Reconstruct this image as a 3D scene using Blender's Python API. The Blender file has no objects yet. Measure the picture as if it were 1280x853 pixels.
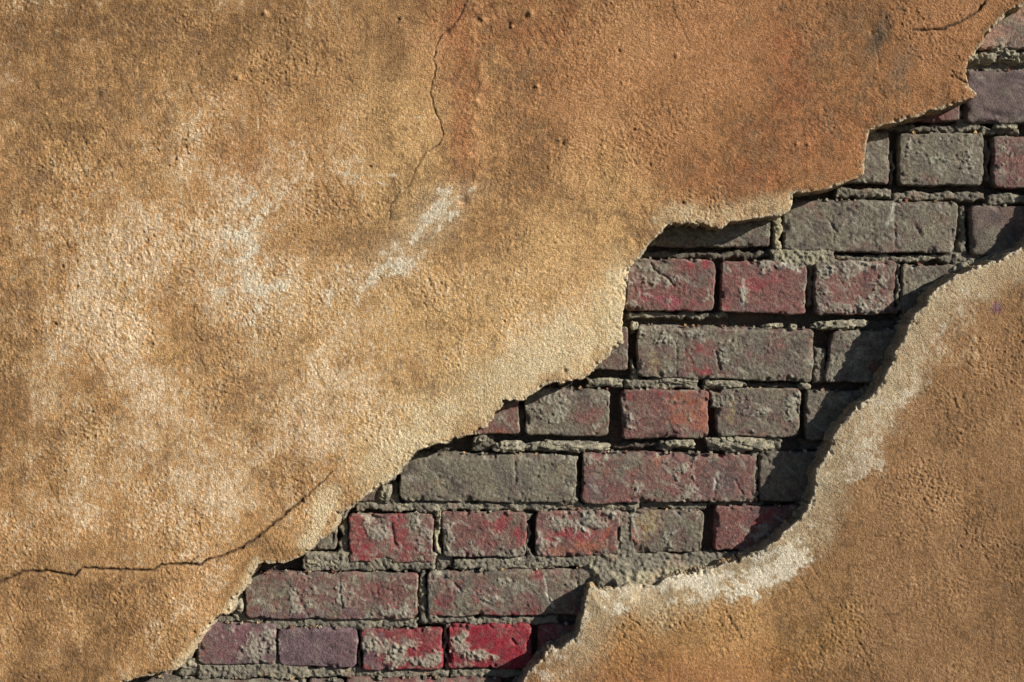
import bpy, math
import numpy as np

# ------------------------------------------------------------------ camera, light, exposure
scn = bpy.context.scene
S = 1.148e-3            # metres per photograph pixel on the plaster surface
ZC = 1.10               # height of the camera above the ground
DIST = 1.633            # camera to plaster
cam_d = bpy.data.cameras.new("camera")
cam_d.sensor_width = 36.0
cam_d.lens = 36.0 * DIST / (1280 * S)
cam_d.clip_start = 0.05
cam_d.clip_end = 500
cam = bpy.data.objects.new("camera", cam_d)
cam.location = (0, -DIST, ZC)
cam.rotation_euler = (math.radians(90), 0, 0)
scn.collection.objects.link(cam)
scn.camera = cam

SUN = np.array([2.05, -1.0, 1.02])          # direction towards the sun
SUN = SUN / np.linalg.norm(SUN)
elev = math.asin(SUN[2])
azim = math.atan2(SUN[0], SUN[1])
w = bpy.data.worlds.new("World")
scn.world = w
w.use_nodes = True
bg = w.node_tree.nodes["Background"]
sky = w.node_tree.nodes.new("ShaderNodeTexSky")
sky.sky_type = 'NISHITA'
sky.sun_disc = False
sky.sun_elevation = elev
sky.sun_rotation = azim
sky.air_density = 0.6
sky.dust_density = 0.3
w.node_tree.links.new(sky.outputs[0], bg.inputs[0])
bg.inputs[1].default_value = 0.05
sd = bpy.data.lights.new("sun", 'SUN')
sd.energy = 5.0
sd.angle = math.radians(0.5)
sd.color = (1.0, 0.95, 0.86)
so = bpy.data.objects.new("sun", sd)
from mathutils import Vector
so.rotation_euler = Vector(SUN).to_track_quat('Z', 'Y').to_euler()
so.location = (3, -2, 4)
scn.collection.objects.link(so)
scn.view_settings.view_transform = 'Standard'
scn.view_settings.look = 'None'
scn.view_settings.gamma = 1.0
scn.view_settings.exposure = 0.5

# ------------------------------------------------------------------ noise helpers
_rng = np.random.default_rng(7)
_PERM = _rng.permutation(4096).astype(np.int32)
_ANG = _rng.uniform(0, 2 * np.pi, 4096).astype(np.float32)
_GX, _GY = np.cos(_ANG), np.sin(_ANG)
_VAL = _rng.uniform(0, 1, 4096).astype(np.float32)


def _h(i, j, seed):
    return _PERM[(_PERM[(i + seed * 131) & 4095] + j) & 4095]


def perlin(x, y, scale, seed=0):
    x = np.asarray(x, np.float32)
    y = np.asarray(y, np.float32)
    ca, sa = math.cos(0.45 + seed * 0.73), math.sin(0.45 + seed * 0.73)
    x, y = (x * ca - y * sa) / scale + 917.3, (x * sa + y * ca) / scale + 911.7
    xi = np.floor(x).astype(np.int32)
    yi = np.floor(y).astype(np.int32)
    fx = x - xi
    fy = y - yi
    u = fx * fx * fx * (fx * (fx * 6 - 15) + 10)
    v = fy * fy * fy * (fy * (fy * 6 - 15) + 10)

    def g(a, b):
        k = _h(xi + a, yi + b, seed)
        return _GX[k] * (fx - a) + _GY[k] * (fy - b)
    a = g(0, 0)
    b = g(1, 0)
    c = g(0, 1)
    d = g(1, 1)
    return ((a + (b - a) * u) * (1 - v) + (c + (d - c) * u) * v) * 1.5


def fbm(x, y, scale, octv=4, seed=0, gain=0.5):
    t = 0
    amp = 1.0
    tot = 0
    for o in range(octv):
        if o and scale / 2 ** o < 1.9:
            break
        t = t + amp * perlin(x, y, scale / 2 ** o, seed + o * 17)
        tot += amp
        amp *= gain
    return t / tot


def worley(x, y, scale, seed=0):
    """distance to the nearest scattered point, in cells"""
    x = np.asarray(x, np.float32) / scale + 411.1
    y = np.asarray(y, np.float32) / scale + 231.9
    xi = np.floor(x).astype(np.int32)
    yi = np.floor(y).astype(np.int32)
    best = np.full(x.shape, 9.0, np.float32)
    for a in (-1, 0, 1):
        for b in (-1, 0, 1):
            k = _h(xi + a, yi + b, seed)
            px = xi + a + _VAL[k]
            py = yi + b + _VAL[(k + 1777) & 4095]
            d = (px - x) ** 2 + (py - y) ** 2
            np.minimum(best, d, out=best)
    return np.sqrt(best)


def ss(e0, e1, x):
    t = np.clip((x - e0) / (e1 - e0), 0, 1)
    return t * t * (3 - 2 * t)


def mix(c, col, f):
    return c + (np.asarray(col, np.float32) - c) * f[:, None]


def poly_dist(x, y, pts):
    """unsigned distance to an open polyline, and the closest point"""
    best = np.full(x.shape, 1e12, np.float32)
    cx = np.zeros_like(best)
    cy = np.zeros_like(best)
    for (x0, y0), (x1, y1) in zip(pts[:-1], pts[1:]):
        dx, dy = x1 - x0, y1 - y0
        l2 = dx * dx + dy * dy + 1e-9
        t = np.clip(((x - x0) * dx + (y - y0) * dy) / l2, 0, 1)
        qx = x0 + t * dx
        qy = y0 + t * dy
        d = (x - qx) ** 2 + (y - qy) ** 2
        m = d < best
        best[m] = d[m]
        cx[m] = qx[m]
        cy[m] = qy[m]
    return np.sqrt(best), cx, cy


def inside(x, y, pts):
    r = np.zeros(x.shape, bool)
    n = len(pts)
    for i in range(n):
        x0, y0 = pts[i]
        x1, y1 = pts[(i + 1) % n]
        if y0 == y1:
            continue
        c = ((y0 > y) != (y1 > y)) & (x < (x1 - x0) * (y - y0) / (y1 - y0) + x0)
        r ^= c
    return r


def line_dist(x, y, pts, reach=14):
    """distance to a short polyline, worked out only near it"""
    a = np.array(pts, np.float32)
    m = (x > a[:, 0].min() - reach) & (x < a[:, 0].max() + reach) & (y > a[:, 1].min() - reach) & (y < a[:, 1].max() + reach)
    d = np.full(x.shape, 1e3, np.float32)
    if m.any():
        d[m] = poly_dist(x[m], y[m], pts)[0]
    return d


def flake(x, y, cover, seed, scale=26, soft=0.14, rel=0.0):
    """crisp ragged patches; cover 0..1 says how much of the face they take"""
    f = fbm(x, y, scale, 5, seed, 0.78) * 1.5 + rel
    return ss(-soft, soft, f + (np.clip(cover, 0, 1) - 0.5) * 1.35) * ss(0.0, 0.12, cover + 0 * f)


def blob(x, y, cx, cy, rx, ry, ang=0.0, soft=0.5, wob=None):
    ca, sa = math.cos(math.radians(ang)), math.sin(math.radians(ang))
    dx, dy = x - cx, y - cy
    u = (dx * ca + dy * sa) / rx
    v = (-dx * sa + dy * ca) / ry
    r = np.sqrt(u * u + v * v)
    if wob is not None:
        r = r + wob
    return 1 - ss(1 - soft, 1 + soft, r)


# ------------------------------------------------------------------ mesh helpers
def build(name, verts, quads, cols, mat, parent=None, smooth=True):
    me = bpy.data.meshes.new(name)
    verts = np.ascontiguousarray(verts, np.float32)
    quads = np.ascontiguousarray(quads, np.int32)
    nf = len(quads)
    me.vertices.add(len(verts))
    me.vertices.foreach_set("co", verts.ravel())
    me.loops.add(nf * 4)
    me.loops.foreach_set("vertex_index", quads.ravel())
    me.polygons.add(nf)
    me.polygons.foreach_set("loop_start", np.arange(0, nf * 4, 4, dtype=np.int32))
    me.polygons.foreach_set("use_smooth", np.full(nf, smooth, bool))
    me.update(calc_edges=True)
    if cols is not None:
        at = me.attributes.new("tint", 'FLOAT_COLOR', 'POINT')
        c4 = np.ones((len(verts), 4), np.float32)
        c4[:, :3] = np.clip(cols, 0.004, 0.9)
        at.data.foreach_set("color", c4.ravel())
    me.validate()
    me.materials.append(mat)
    o = bpy.data.objects.new(name, me)
    scn.collection.objects.link(o)
    if parent is not None:
        o.parent = parent
    return o


def world(x, y, d, front=False):
    """photo-measured point (x, y) lying d metres behind the plaster face"""
    k = 1.0 if front else (DIST + d) / DIST
    return np.stack([(x - 640) * S * k, d + 0 * x, ZC - (y - 426.5) * S * k], -1)


# ------------------------------------------------------------------ materials
def masonry_mat(name, rough, grain_scale, grain_amt, bump_scale, bump_dist, strength=0.6):
    m = bpy.data.materials.new(name)
    m.use_nodes = True
    nt = m.node_tree
    b = nt.nodes["Principled BSDF"]
    at = nt.nodes.new("ShaderNodeAttribute")
    at.attribute_name = "tint"
    tc = nt.nodes.new("ShaderNodeTexCoord")
    n1 = nt.nodes.new("ShaderNodeTexNoise")
    n1.inputs["Scale"].default_value = grain_scale
    n1.inputs["Detail"].default_value = 5
    n1.inputs["Roughness"].default_value = 0.65
    nt.links.new(tc.outputs["Object"], n1.inputs["Vector"])
    mr = nt.nodes.new("ShaderNodeMapRange")
    mr.inputs["From Min"].default_value = 0.3
    mr.inputs["From Max"].default_value = 0.7
    mr.inputs["To Min"].default_value = 1 - grain_amt
    mr.inputs["To Max"].default_value = 1 + grain_amt
    nt.links.new(n1.outputs["Fac"], mr.inputs["Value"])
    n3 = nt.nodes.new("ShaderNodeTexNoise")
    n3.inputs["Scale"].default_value = grain_scale * 0.42
    n3.inputs["Detail"].default_value = 2
    nt.links.new(tc.outputs["Object"], n3.inputs["Vector"])
    mr3 = nt.nodes.new("ShaderNodeMapRange")
    mr3.inputs["From Min"].default_value = 0.3
    mr3.inputs["From Max"].default_value = 0.7
    mr3.inputs["To Min"].default_value = 1 - grain_amt * 0.6
    mr3.inputs["To Max"].default_value = 1 + grain_amt * 0.6
    nt.links.new(n3.outputs["Fac"], mr3.inputs["Value"])
    mm = nt.nodes.new("ShaderNodeMath")
    mm.operation = 'MULTIPLY'
    nt.links.new(mr.outputs["Result"], mm.inputs[0])
    nt.links.new(mr3.outputs["Result"], mm.inputs[1])
    mul = nt.nodes.new("ShaderNodeVectorMath")
    mul.operation = 'SCALE'
    nt.links.new(at.outputs["Color"], mul.inputs[0])
    nt.links.new(mm.outputs[0], mul.inputs["Scale"])
    nt.links.new(mul.outputs["Vector"], b.inputs["Base Color"])
    b.inputs["Roughness"].default_value = rough
    b.inputs["Specular IOR Level"].default_value = 0.2
    n2 = nt.nodes.new("ShaderNodeTexNoise")
    n2.inputs["Scale"].default_value = bump_scale
    n2.inputs["Detail"].default_value = 3
    nt.links.new(tc.outputs["Object"], n2.inputs["Vector"])
    bp = nt.nodes.new("ShaderNodeBump")
    bp.inputs["Strength"].default_value = strength
    bp.inputs["Distance"].default_value = bump_dist
    nt.links.new(n2.outputs["Fac"], bp.inputs["Height"])
    nt.links.new(bp.outputs["Normal"], b.inputs["Normal"])
    return m


M_PLASTER = masonry_mat("ochre_plaster", 0.92, 620, 0.44, 520, 0.0016, 0.9)
M_BRICK = masonry_mat("fired_clay", 0.85, 640, 0.40, 560, 0.0013, 0.9)
M_MORTAR = masonry_mat("lime_mortar", 0.95, 600, 0.40, 500, 0.0016, 0.9)


def plain_mat(name, c0, c1, scale):
    m = bpy.data.materials.new(name)
    m.use_nodes = True
    nt = m.node_tree
    b = nt.nodes["Principled BSDF"]
    n = nt.nodes.new("ShaderNodeTexNoise")
    n.inputs["Scale"].default_value = scale
    n.inputs["Detail"].default_value = 8
    r = nt.nodes.new("ShaderNodeValToRGB")
    r.color_ramp.elements[0].color = (*c0, 1)
    r.color_ramp.elements[1].color = (*c1, 1)
    r.color_ramp.elements[0].position = 0.35
    r.color_ramp.elements[1].position = 0.65
    tc = nt.nodes.new("ShaderNodeTexCoord")
    nt.links.new(tc.outputs["Object"], n.inputs["Vector"])
    nt.links.new(n.outputs["Fac"], r.inputs["Fac"])
    nt.links.new(r.outputs["Color"], b.inputs["Base Color"])
    b.inputs["Roughness"].default_value = 0.95
    return m


M_GROUND = plain_mat("trodden_earth", (0.03, 0.027, 0.022), (0.06, 0.05, 0.04), 3)

# ------------------------------------------------------------------ measured outlines (photo pixels)
X0, X1 = -1900.0, 3180.0
YT, YB = -618.0, 426.5 + ZC / S
UPPER_EDGE = [(-300, YB + 60), (-20, 1012), (25, 945), (90, 892), (160, 851), (172, 848), (185, 845), (193, 844), (220, 838), (233, 825),
              (241, 812), (247, 802), (257, 788), (268, 773), (286, 768), (288, 760), (287, 753), (298, 743), (308, 732),
              (311, 722), (322, 706), (337, 704), (355, 705), (369, 699), (383, 692), (390, 684), (400, 673), (414, 668),
              (420, 656), (423, 642), (437, 635), (449, 627), (459, 618), (471, 610), (482, 603), (490, 596), (498, 594),
              (500, 588), (508, 579), (514, 571), (520, 563), (530, 560), (539, 557), (559, 553), (575, 548), (590, 544),
              (599, 541), (607, 534), (617, 522), (631, 505), (639, 500), (654, 502), (666, 491), (678, 482), (691, 478),
              (706, 479), (731, 473), (740, 464), (744, 457), (754, 451), (766, 436), (779, 429), (778, 414), (780, 398),
              (779, 392), (781, 381), (783, 352), (787, 335), (799, 322), (809, 308), (821, 296), (829, 285), (835, 281),
              (850, 281), (868, 280), (882, 282), (895, 286), (903, 284), (913, 278), (931, 277), (948, 272), (972, 270),
              (986, 266), (990, 263), (990, 252), (989, 242), (1005, 240), (1028, 240), (1040, 234), (1070, 225), (1079, 219),
              (1081, 208), (1083, 191), (1085, 176), (1088, 163), (1100, 158), (1121, 152), (1141, 147), (1168, 138),
              (1191, 132), (1203, 127), (1218, 124), (1221, 118), (1211, 108), (1208, 87), (1213, 75), (1220, 64),
              (1229, 55), (1232, 45), (1243, 33), (1258, 18), (1265, 11), (1280, 6), (1310, -25), (1370, -90), (1425, -140), (1470, YT - 60)]
UPPER_POLY = UPPER_EDGE + [(X1 + 50, YT - 60), (X1 + 50, YT - 50), (X0 - 50, YT - 50), (X0 - 50, YB + 60)]
LOWER_EDGE = [(1474, YT - 60), (1430, -132), (1412, 60), (1370, 190), (1320, 270), (1280, 308), (1263, 318), (1246, 326), (1232, 330), (1218, 334),
              (1201, 341), (1186, 352), (1172, 360), (1160, 370), (1152, 384), (1144, 392), (1138, 406), (1130, 421), (1119, 439),
              (1113, 457), (1107, 468), (1101, 480), (1093, 491), (1083, 502), (1070, 511), (1062, 521), (1052, 529), (1045, 540),
              (1040, 552), (1039, 564), (1030, 577), (1021, 587), (1018, 601), (1017, 619), (1011, 636), (1001, 648), (989, 660),
              (971, 675), (955, 687), (942, 693), (928, 699), (910, 706), (893, 712), (875, 717), (850, 722), (834, 725), (819, 733),
              (803, 734), (787, 731), (775, 735), (762, 738), (748, 740), (739, 737), (735, 742), (732, 751), (730, 765), (726, 777), (723, 790),
              (720, 798), (706, 808), (693, 813), (686, 811), (681, 820), (671, 830), (661, 840), (652, 855), (630, 890),
              (560, 950), (420, 990), (250, 1030), (90, 1038), (-18, 1017), (-296, YB + 60)]
LOWER_POLY = LOWER_EDGE + [(X1 + 50, YB + 60), (X1 + 50, YT - 60)]

D_BRICK = 0.039          # brick faces, behind the plaster face
D_BACK = 0.060

# ------------------------------------------------------------------ plaster coats
CRACKS = [  # points, half width px, depth px
    ([(-40, 742), (0, 728), (27, 715), (58, 714), (93, 720), (103, 710), (144, 712), (192, 713), (201, 706), (237, 705), (248, 707),
      (261, 699), (275, 696), (302, 685), (323, 670), (351, 647), (378, 625)], 1.4, 3.6),
    ([(378, 625), (416, 590)], 0.8, 1.6),
    ([(225, 706), (237, 704), (247, 696)], 0.8, 1.6),
    ([(270, 702), (277, 696)], 0.8, 1.4),
    ([(590, -30), (583, 3), (576, 18), (566, 34), (552, 44), (546, 54), (542, 76), (545, 86), (541, 100), (538, 118), (544, 140), (550, 153),
      (554, 168), (549, 181)], 0.8, 1.5),
    ([(549, 181), (533, 190), (521, 210), (513, 232), (500, 238), (489, 255), (487, 275)], 0.7, 1.2),
    ([(1240, -12), (1232, 0), (1222, 14), (1205, 25), (1180, 36), (1160, 38), (1141, 38)], 1.4, 3.4),
    ([(1190, 89), (1198, 99), (1210, 105)], 0.9, 1.8),
    ([(780, 763), (790, 775), (800, 782)], 0.8, 1.6),
    ([(528, 378), (536, 390), (531, 405)], 0.8, 1.4),
    ([(188, 465), (215, 450), (240, 432), (262, 424)], 0.8, 0.9),
    ([(1090, 38), (1096, 60), (1100, 90)], 0.9, 0.9),
    ([(105, 412), (125, 422), (135, 432)], 0.9, 0.9),
]
LIME_SCRATCH = [([(430, 217), (455, 220), (495, 220)], 2.2), ([(470, 227), (488, 232), (504, 237)], 1.8), ([(487, 320), (493, 340)], 2.5),
                ([(500, 146), (545, 147)], 1.0), ([(560, 245), (590, 247)], 1.2), ([(245, 80), (246, 150)], 0.8), ([(262, 20), (270, 45)], 0.8),
                ([(278, 275), (281, 287)], 1.2), ([(484, 308), (470, 300)], 2.0), ([(322, 140), (323, 160)], 0.8)]


def axis(lo, a, b, hi, h):
    mid = np.arange(a, b + h, h)
    left, s, p = [], h, a
    while p > lo:
        s = min(s * 1.10, 40)
        p -= s
        left.append(p)
    if left:
        left[-1] = lo
    right, s, p = [], h, mid[-1]
    while p < hi:
        s = min(s * 1.10, 40)
        p += s
        right.append(p)
    if right:
        right[-1] = hi
    return np.concatenate([np.array(left[::-1]), mid, np.array(right)]).astype(np.float32)


def plaster_height(x, y, ed, lower):
    """relief of the rendered face in photo pixels, positive towards the viewer"""
    wx = x + 2.0 * perlin(x, y, 14, 51)
    wy = y + 2.0 * perlin(x, y, 14, 52)
    smooth = np.zeros_like(x)
    wob = 0.5 * fbm(x, y, 60, 3, 61)
    if not lower:
        for a in ((515, 120, 75, 165, 0), (530, 270, 70, 45, -30), (600, 250, 26, 90, 0), (720, 330, 60, 110, 25), (1000, 210, 90, 45, -15), (640, 465, 150, 34, -30),
                  (960, 120, 60, 120, 0), (470, 420, 60, 50, 0), (60, 70, 60, 60, 0)):
            smooth = np.maximum(smooth, blob(x, y, *a, soft=0.5, wob=wob))
    else:
        smooth = np.maximum(smooth, 1 - ss(22, 48, ed + 18 * perlin(x, y, 30, 63)))
    patch = ss(-0.3, 0.4, fbm(x, y, 95, 4, 64, .6))
    grain = (0.24 + 0.66 * patch) * (1 - 0.70 * smooth)
    if lower:
        grain *= 1.15
    out = np.maximum(np.maximum(-30 - x, x - 1310), np.maximum(-30 - y, y - 885))
    fade = 1 - 0.9 * ss(15, 120, out)
    grain *= fade
    n1 = perlin(wx, wy, 6.0, 71)
    n2 = perlin(wx, wy, 3.6, 72)
    n3 = perlin(wx, wy, 13.0, 73)
    n4 = perlin(x, y, 2.6, 70)
    wl = worley(wx, wy, 5.5, 74)
    h = grain * (0.24 * n1 + 0.50 * n2 + 0.22 * n3 + 0.56 * n4 - 0.45 * ss(0.25, 0.6, -n2 - 0.6 * n1) * ss(-0.1, 0.4, perlin(x, y, 48, 92)) + 0.55 * (1 - ss(0.05, 0.5, wl)) * ss(-0.1, 0.4, perlin(x, y, 33, 75)))
    h += 0.55 * fade * fbm(x, y, 42, 3, 76) * (1 - 0.3 * smooth) + (0.16 * smooth * n2 + 0.12 * n4) * fade
    # short trowel drags running down and to the right
    ca, sa = math.cos(math.radians(62)), math.sin(math.radians(62))
    u = (x * ca + y * sa)
    v = (-x * sa + y * ca)
    dr = perlin(u + 6 * n1, v * 7.0 + 5 * n3, 44, 77)
    h -= 0.42 * fade * ss(0.36, 0.6, dr) * ss(0.1, 0.45, perlin(x, y, 90, 78)) * (1 - 0.6 * smooth)
    # vertical float lines
    h += 0.16 * fade * perlin(x * 6, y * 0.35, 40, 79) * (1 - smooth * 0.5)
    # broad waviness of the coat
    h += 2.0 * fbm(x, y, 210, 2, 80)
    # pits and little stones
    pw = worley(x, y, 34, 81)
    sel = ss(0.25, 0.4, perlin(x, y, 55, 82))
    h -= 1.6 * (1 - ss(0.02, 0.09, pw + 0.03 * n1)) * sel * ss(0.0, 0.5, perlin(x, y, 23, 91))
    for (px, py, r, a) in ((663, 17, 4.5, 3.0), (636, 30, 4, -2.2), (640, 33, 3, 2.0), (671, 108, 3, 2.2), (703, 179, 4.5, -2.6), (700, 176, 3, 1.8), (596, 22, 6, -2.0), (604, 25, 4, 2.2),
                           (332, 17, 5, 2.6), (298, 97, 4, 2.0), (122, 120, 7, -1.5), (68, 405, 4, -1.6), (580, 252, 5, -1.8),
                           (1092, 42, 9, -2.0), (1110, 34, 6, -1.5), (996, 180, 3, 1.4), (974, 12, 5, -1.2), (498, 24, 2.5, -2.0), (587, 196, 6, 1.4),
                           (846, 70, 3, 1.5), (1010, 181, 3, 1.6), (560, 40, 4, -1.4), (706, 464, 3, -2.4), (1225, 600, 4, -1.2), (1058, 758, 3, 1.2)):
        h += a * np.exp(-((x - px) ** 2 + (y - py) ** 2) / (r * r) * 1.3)
    if not lower:   # seam of the smooth trowelled strip, top centre
        sd_ = line_dist(x + 5 * perlin(x, y, 18, 83), y, [(597, -30), (593, 40), (598, 110), (592, 160), (598, 200), (588, 240)], 30)
        h += 1.1 * np.exp(-(sd_ / 6.0) ** 2) * (0.5 + perlin(x, y, 12, 84))
    for pts, wd, dp in CRACKS:
        d = line_dist(x + 1.6 * perlin(x, y, 7, 85), y + 1.6 * perlin(x, y, 7, 86), pts)
        h -= dp * np.exp(-(d / wd) ** 2) * (0.75 + 0.6 * perlin(x, y, 16, 87))
    # worn lip
    n = perlin(x, y, 20, 88)
    if lower:
        wide = 30 + 14 * n
        drop = 0.9 + 0.6 * n
        h -= drop * (1 - ss(0, 1, ed / wide))
        feather = blob(x, y, 830, 722, 120, 34, -8, soft=0.4)
        h -= 9 * feather * (1 - ss(0, 1, ed / 34)) ** 1.5
        h -= np.maximum(0, 0.3 + 3.4 * perlin(x, y, 7, 89)) * (1 - ss(0, 6, ed + 3 * perlin(x, y, 4, 93)))
    else:
        h -= np.maximum(0, 0.2 + 3.2 * perlin(x, y, 7, 89)) * (1 - ss(0, 5, ed + 3 * perlin(x, y, 4, 93)))
        h -= 1.5 * (1 - ss(0, 1, ed / (22 + 12 * n))) * ss(-0.2, 0.4, perlin(x, y, 60, 90))
    return h, smooth


OCHRE = (0.475, 0.270, 0.116)


def plaster_colour(x, y, h, smooth, ed, lower):
    n = len(x)
    f1 = fbm(x, y, 120, 4, 101)
    f2 = fbm(x, y, 34, 4, 102)
    f3 = fbm(x, y, 9, 3, 103)
    wob = 0.75 * f1 + 0.6 * f2 + 0.35 * f3
    c = np.tile(np.array(OCHRE, np.float32), (n, 1))
    c = mix(c, (0.40, 0.215, 0.085), 0.6 * ss(-0.2, 0.55, f1))
    c = mix(c, (0.56, 0.335, 0.135), 0.55 * ss(0.05, 0.6, -f1 + 0.4 * f2))
    rel0 = 0.22 * np.clip(h - 1.2 * fbm(x, y, 60, 2, 105), -1, 1)
    if not lower:
        # warmer, redder coat to the upper right
        m = ss(480, 1000, x + 120 * f1 + 0.2 * (300 - y)) * (1 - ss(200, 430, y + 80 * f1))
        c = mix(c, (0.33, 0.152, 0.064), 0.9 * m)
        for (bx, by, rx, ry, an, s) in ((985, 90, 26, 95, -8, .75), (1010, 180, 75, 45, -15, .55), (575, 100, 24, 150, 0, .75), (545, 45, 40, 60, 0, .6), (640, 20, 70, 40, 0, .6),
                                        (690, 75, 60, 120, 10, .35), (900, 230, 90, 35, -10, .4), (290, 295, 18, 14, 0, .6), (310, 190, 60, 70, 0, .35)):
            c = mix(c, (0.33, 0.125, 0.055), 0.95 * s * blob(x, y, bx, by, rx, ry, an, 0.6, wob) * (0.35 + 0.65 * flake(x, y * 0.6, 0.5, 380, 40, .4, -rel0)))
        # yellow, less weathered coat along the break
        for (bx, by, rx, ry, an, s) in ((650, 370, 170, 110, -20, .6), (470, 420, 150, 110, -30, .4), (500, 170, 60, 110, 0, .45), (560, 500, 130, 60, -35, .6)):
            c = mix(c, (0.57, 0.365, 0.165), s * blob(x, y, bx, by, rx, ry, an, 0.7, wob))
        # grime, which also paints in the lens falloff towards edges and corners
        for (bx, by, rx, ry, an, s) in ((30, 20, 125, 90, 20, .85), (230, -10, 330, 60, 0, .55), (760, -15, 330, 42, 0, .4), (1150, 0, 190, 110, 0, .5), (400, 60, 110, 75, 0, .45), (415, 200, 55, 90, 0, .35),
                                        (70, 800, 85, 110, 10, .6), (180, 770, 45, 70, 0, .5), (15, 600, 60, 160, 0, .3), (120, 860, 160, 50, 0, .5), (498, 30, 26, 50, 0, .7), (140, 300, 60, 80, 0, .22), (20, 250, 45, 200, 0, .25)):
            c = mix(c, (0.165, 0.086, 0.038), 0.88 * s * blob(x, y, bx, by, rx, ry, an, 0.7, wob) * (0.4 + 0.6 * flake(x, y * 0.7, 0.5, 400, 34, .4, -rel0)))
        c = mix(c, (0.10, 0.085, 0.06), 0.75 * blob(x, y, 1098, 45, 12, 24, 20, 0.6, wob))
        c = mix(c, (0.16, 0.13, 0.10), 0.5 * blob(x, y, 1125, 90, 14, 26, 20, 0.6, wob))
        lime = 0.16 + 0.34 * blob(x, y, 300, 400, 310, 230, 10, 0.8, wob) + 0.3 * blob(x, y, 40, 330, 90, 240, 0, 0.7, wob)
        lime += 0.42 * blob(x, y, 330, 560, 330, 90, 0, 0.7, wob) + 0.45 * blob(x, y, 215, 140, 45, 80, 0, .7, wob) + 0.2 * blob(x, y, 770, 160, 90, 70, 0, .7, wob)
        lime -= 0.55 * blob(x, y, 900, 120, 420, 200, 0, 0.5)
    else:
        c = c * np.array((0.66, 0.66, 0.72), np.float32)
        for (bx, by, rx, ry, an, s) in ((1230, 780, 170, 170, 0, .42), (1275, 520, 60, 200, 0, .4), (1120, 830, 130, 50, 0, .35), (1050, 690, 60, 60, 0, .3), (1190, 470, 40, 110, 15, .3), (905, 850, 170, 36, 0, .35)):
            c = mix(c, (0.20, 0.105, 0.045), s * blob(x, y, bx, by, rx, ry, an, 0.7, wob))  # brown patches, also painting in the lens darkening towards this corner
        c = mix(c, (0.41, 0.155, 0.06), 0.45 * blob(x, y, 840, 845, 120, 40, 0, 0.7, wob))
        c = mix(c, (0.40, 0.17, 0.08), 0.5 * blob(x, y, 1130, 455, 18, 26, 0, 0.7, wob))
        c = mix(c, (0.45, 0.25, 0.08), 0.35 * blob(x, y, 870, 790, 170, 60, 0, 0.7, wob))
        c = mix(c, (0.12, 0.02, 0.10), 0.75 * blob(x, y, 1246, 384, 5, 9, -20, 0.7, 1.2 * f3))
        lime = -0.22 + 0.22 * blob(x, y, 1200, 420, 80, 140, 30, 0.7, wob) + 0.2 * blob(x, y, 1200, 690, 60, 60, 0, .8, wob)
    # lime bloom left in speckles where the paint has gone, first on the high grains
    sp = 0.55 * fbm(x, y, 15, 4, 104, 0.65) + 0.35 * f2 + 0.25 * np.clip(h - 1.2 * fbm(x, y, 60, 2, 105), -1, 1)
    rel = 0.22 * np.clip(h - 1.2 * fbm(x, y, 60, 2, 105), -1, 1)
    m = flake(x, y * 0.62, 0.04 + 0.58 * lime + 0.22 * f1, 120, 18, 0.32, 1.5 * rel)
    c = mix(c, (0.590, 0.430, 0.245), 0.36 * m)
    m = flake(x, y * 0.7, 0.46 * lime + 0.25 * f2 - 0.02, 140, 8, 0.24, 2.2 * rel)
    c = mix(c, (0.64, 0.52, 0.36), 0.46 * m)
    m = flake(x, y, 0.26 + 0.25 * f1, 160, 40, 0.22, -rel)
    c = mix(c, (0.30, 0.165, 0.072), 0.30 * m)
    m = flake(x, y, 0.34 + 0.2 * f1, 420, 52, 0.35, rel)             # paler clouds and worn grains
    c = c + (c * np.array((1.26, 1.28, 1.32), np.float32) - c) * ((0.5 if lower else 0.26) * m)[:, None]
    m = flake(x, y, 0.22, 440, 11, 0.2, 2.5 * rel)
    c = c + (c * np.array((1.25, 1.30, 1.42), np.float32) - c) * (0.6 * m)[:, None]
    m = flake(x, y, 0.24, 460, 13, 0.2, -2.5 * rel)
    c = c * (1 - 0.30 * m)[:, None]
    m = flake(x, y * 0.45, 0.16 + 0.3 * f1, 180, 24, 0.2, -rel)      # run marks
    c = mix(c, (0.235, 0.140, 0.075), 0.42 * m)
    # grey weathering specks
    c = mix(c, (0.20, 0.125, 0.07), 0.45 * flake(x, y, 0.12, 107, 14, .2, -rel))
    c = c * (1 + 0.16 * fbm(x, y, 5, 2, 112))[:, None]
    if not lower:
        # the white knock
        k = np.maximum(blob(x, y, 538, 276, 52, 24, -42, .8), 0.9 * blob(x, y, 500, 318, 44, 24, -30, .8))
        k = np.maximum(k, 0.55 * blob(x, y, 455, 345, 46, 24, -30, .8))
        k = np.maximum(k, 0.7 * blob(x, y, 560, 244, 44, 16, -10, .8))
        k = np.maximum(k, 0.22 * blob(x, y, 320, 350, 50, 130, 0, .9))
        c = mix(c, (0.54, 0.42, 0.27), 0.4 * k)
        c = mix(c, (0.66, 0.57, 0.42), 0.85 * flake(x * 0.75 + y * 0.6, (y * 0.75 - x * 0.6) * 0.6, 0.80 * k - 0.02, 200, 17, .2, 2.2 * rel) * ss(0.02, 0.12, k))
        for pts, wd in LIME_SCRATCH:
            d = line_dist(x, y + 2 * perlin(x, y, 18, 109), pts)
            c = mix(c, (0.66, 0.57, 0.42), 0.8 * np.exp(-(d / (0.8 * wd)) ** 2) * ss(-0.2, 0.3, perlin(x, y, 7, 110) + rel))
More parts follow.
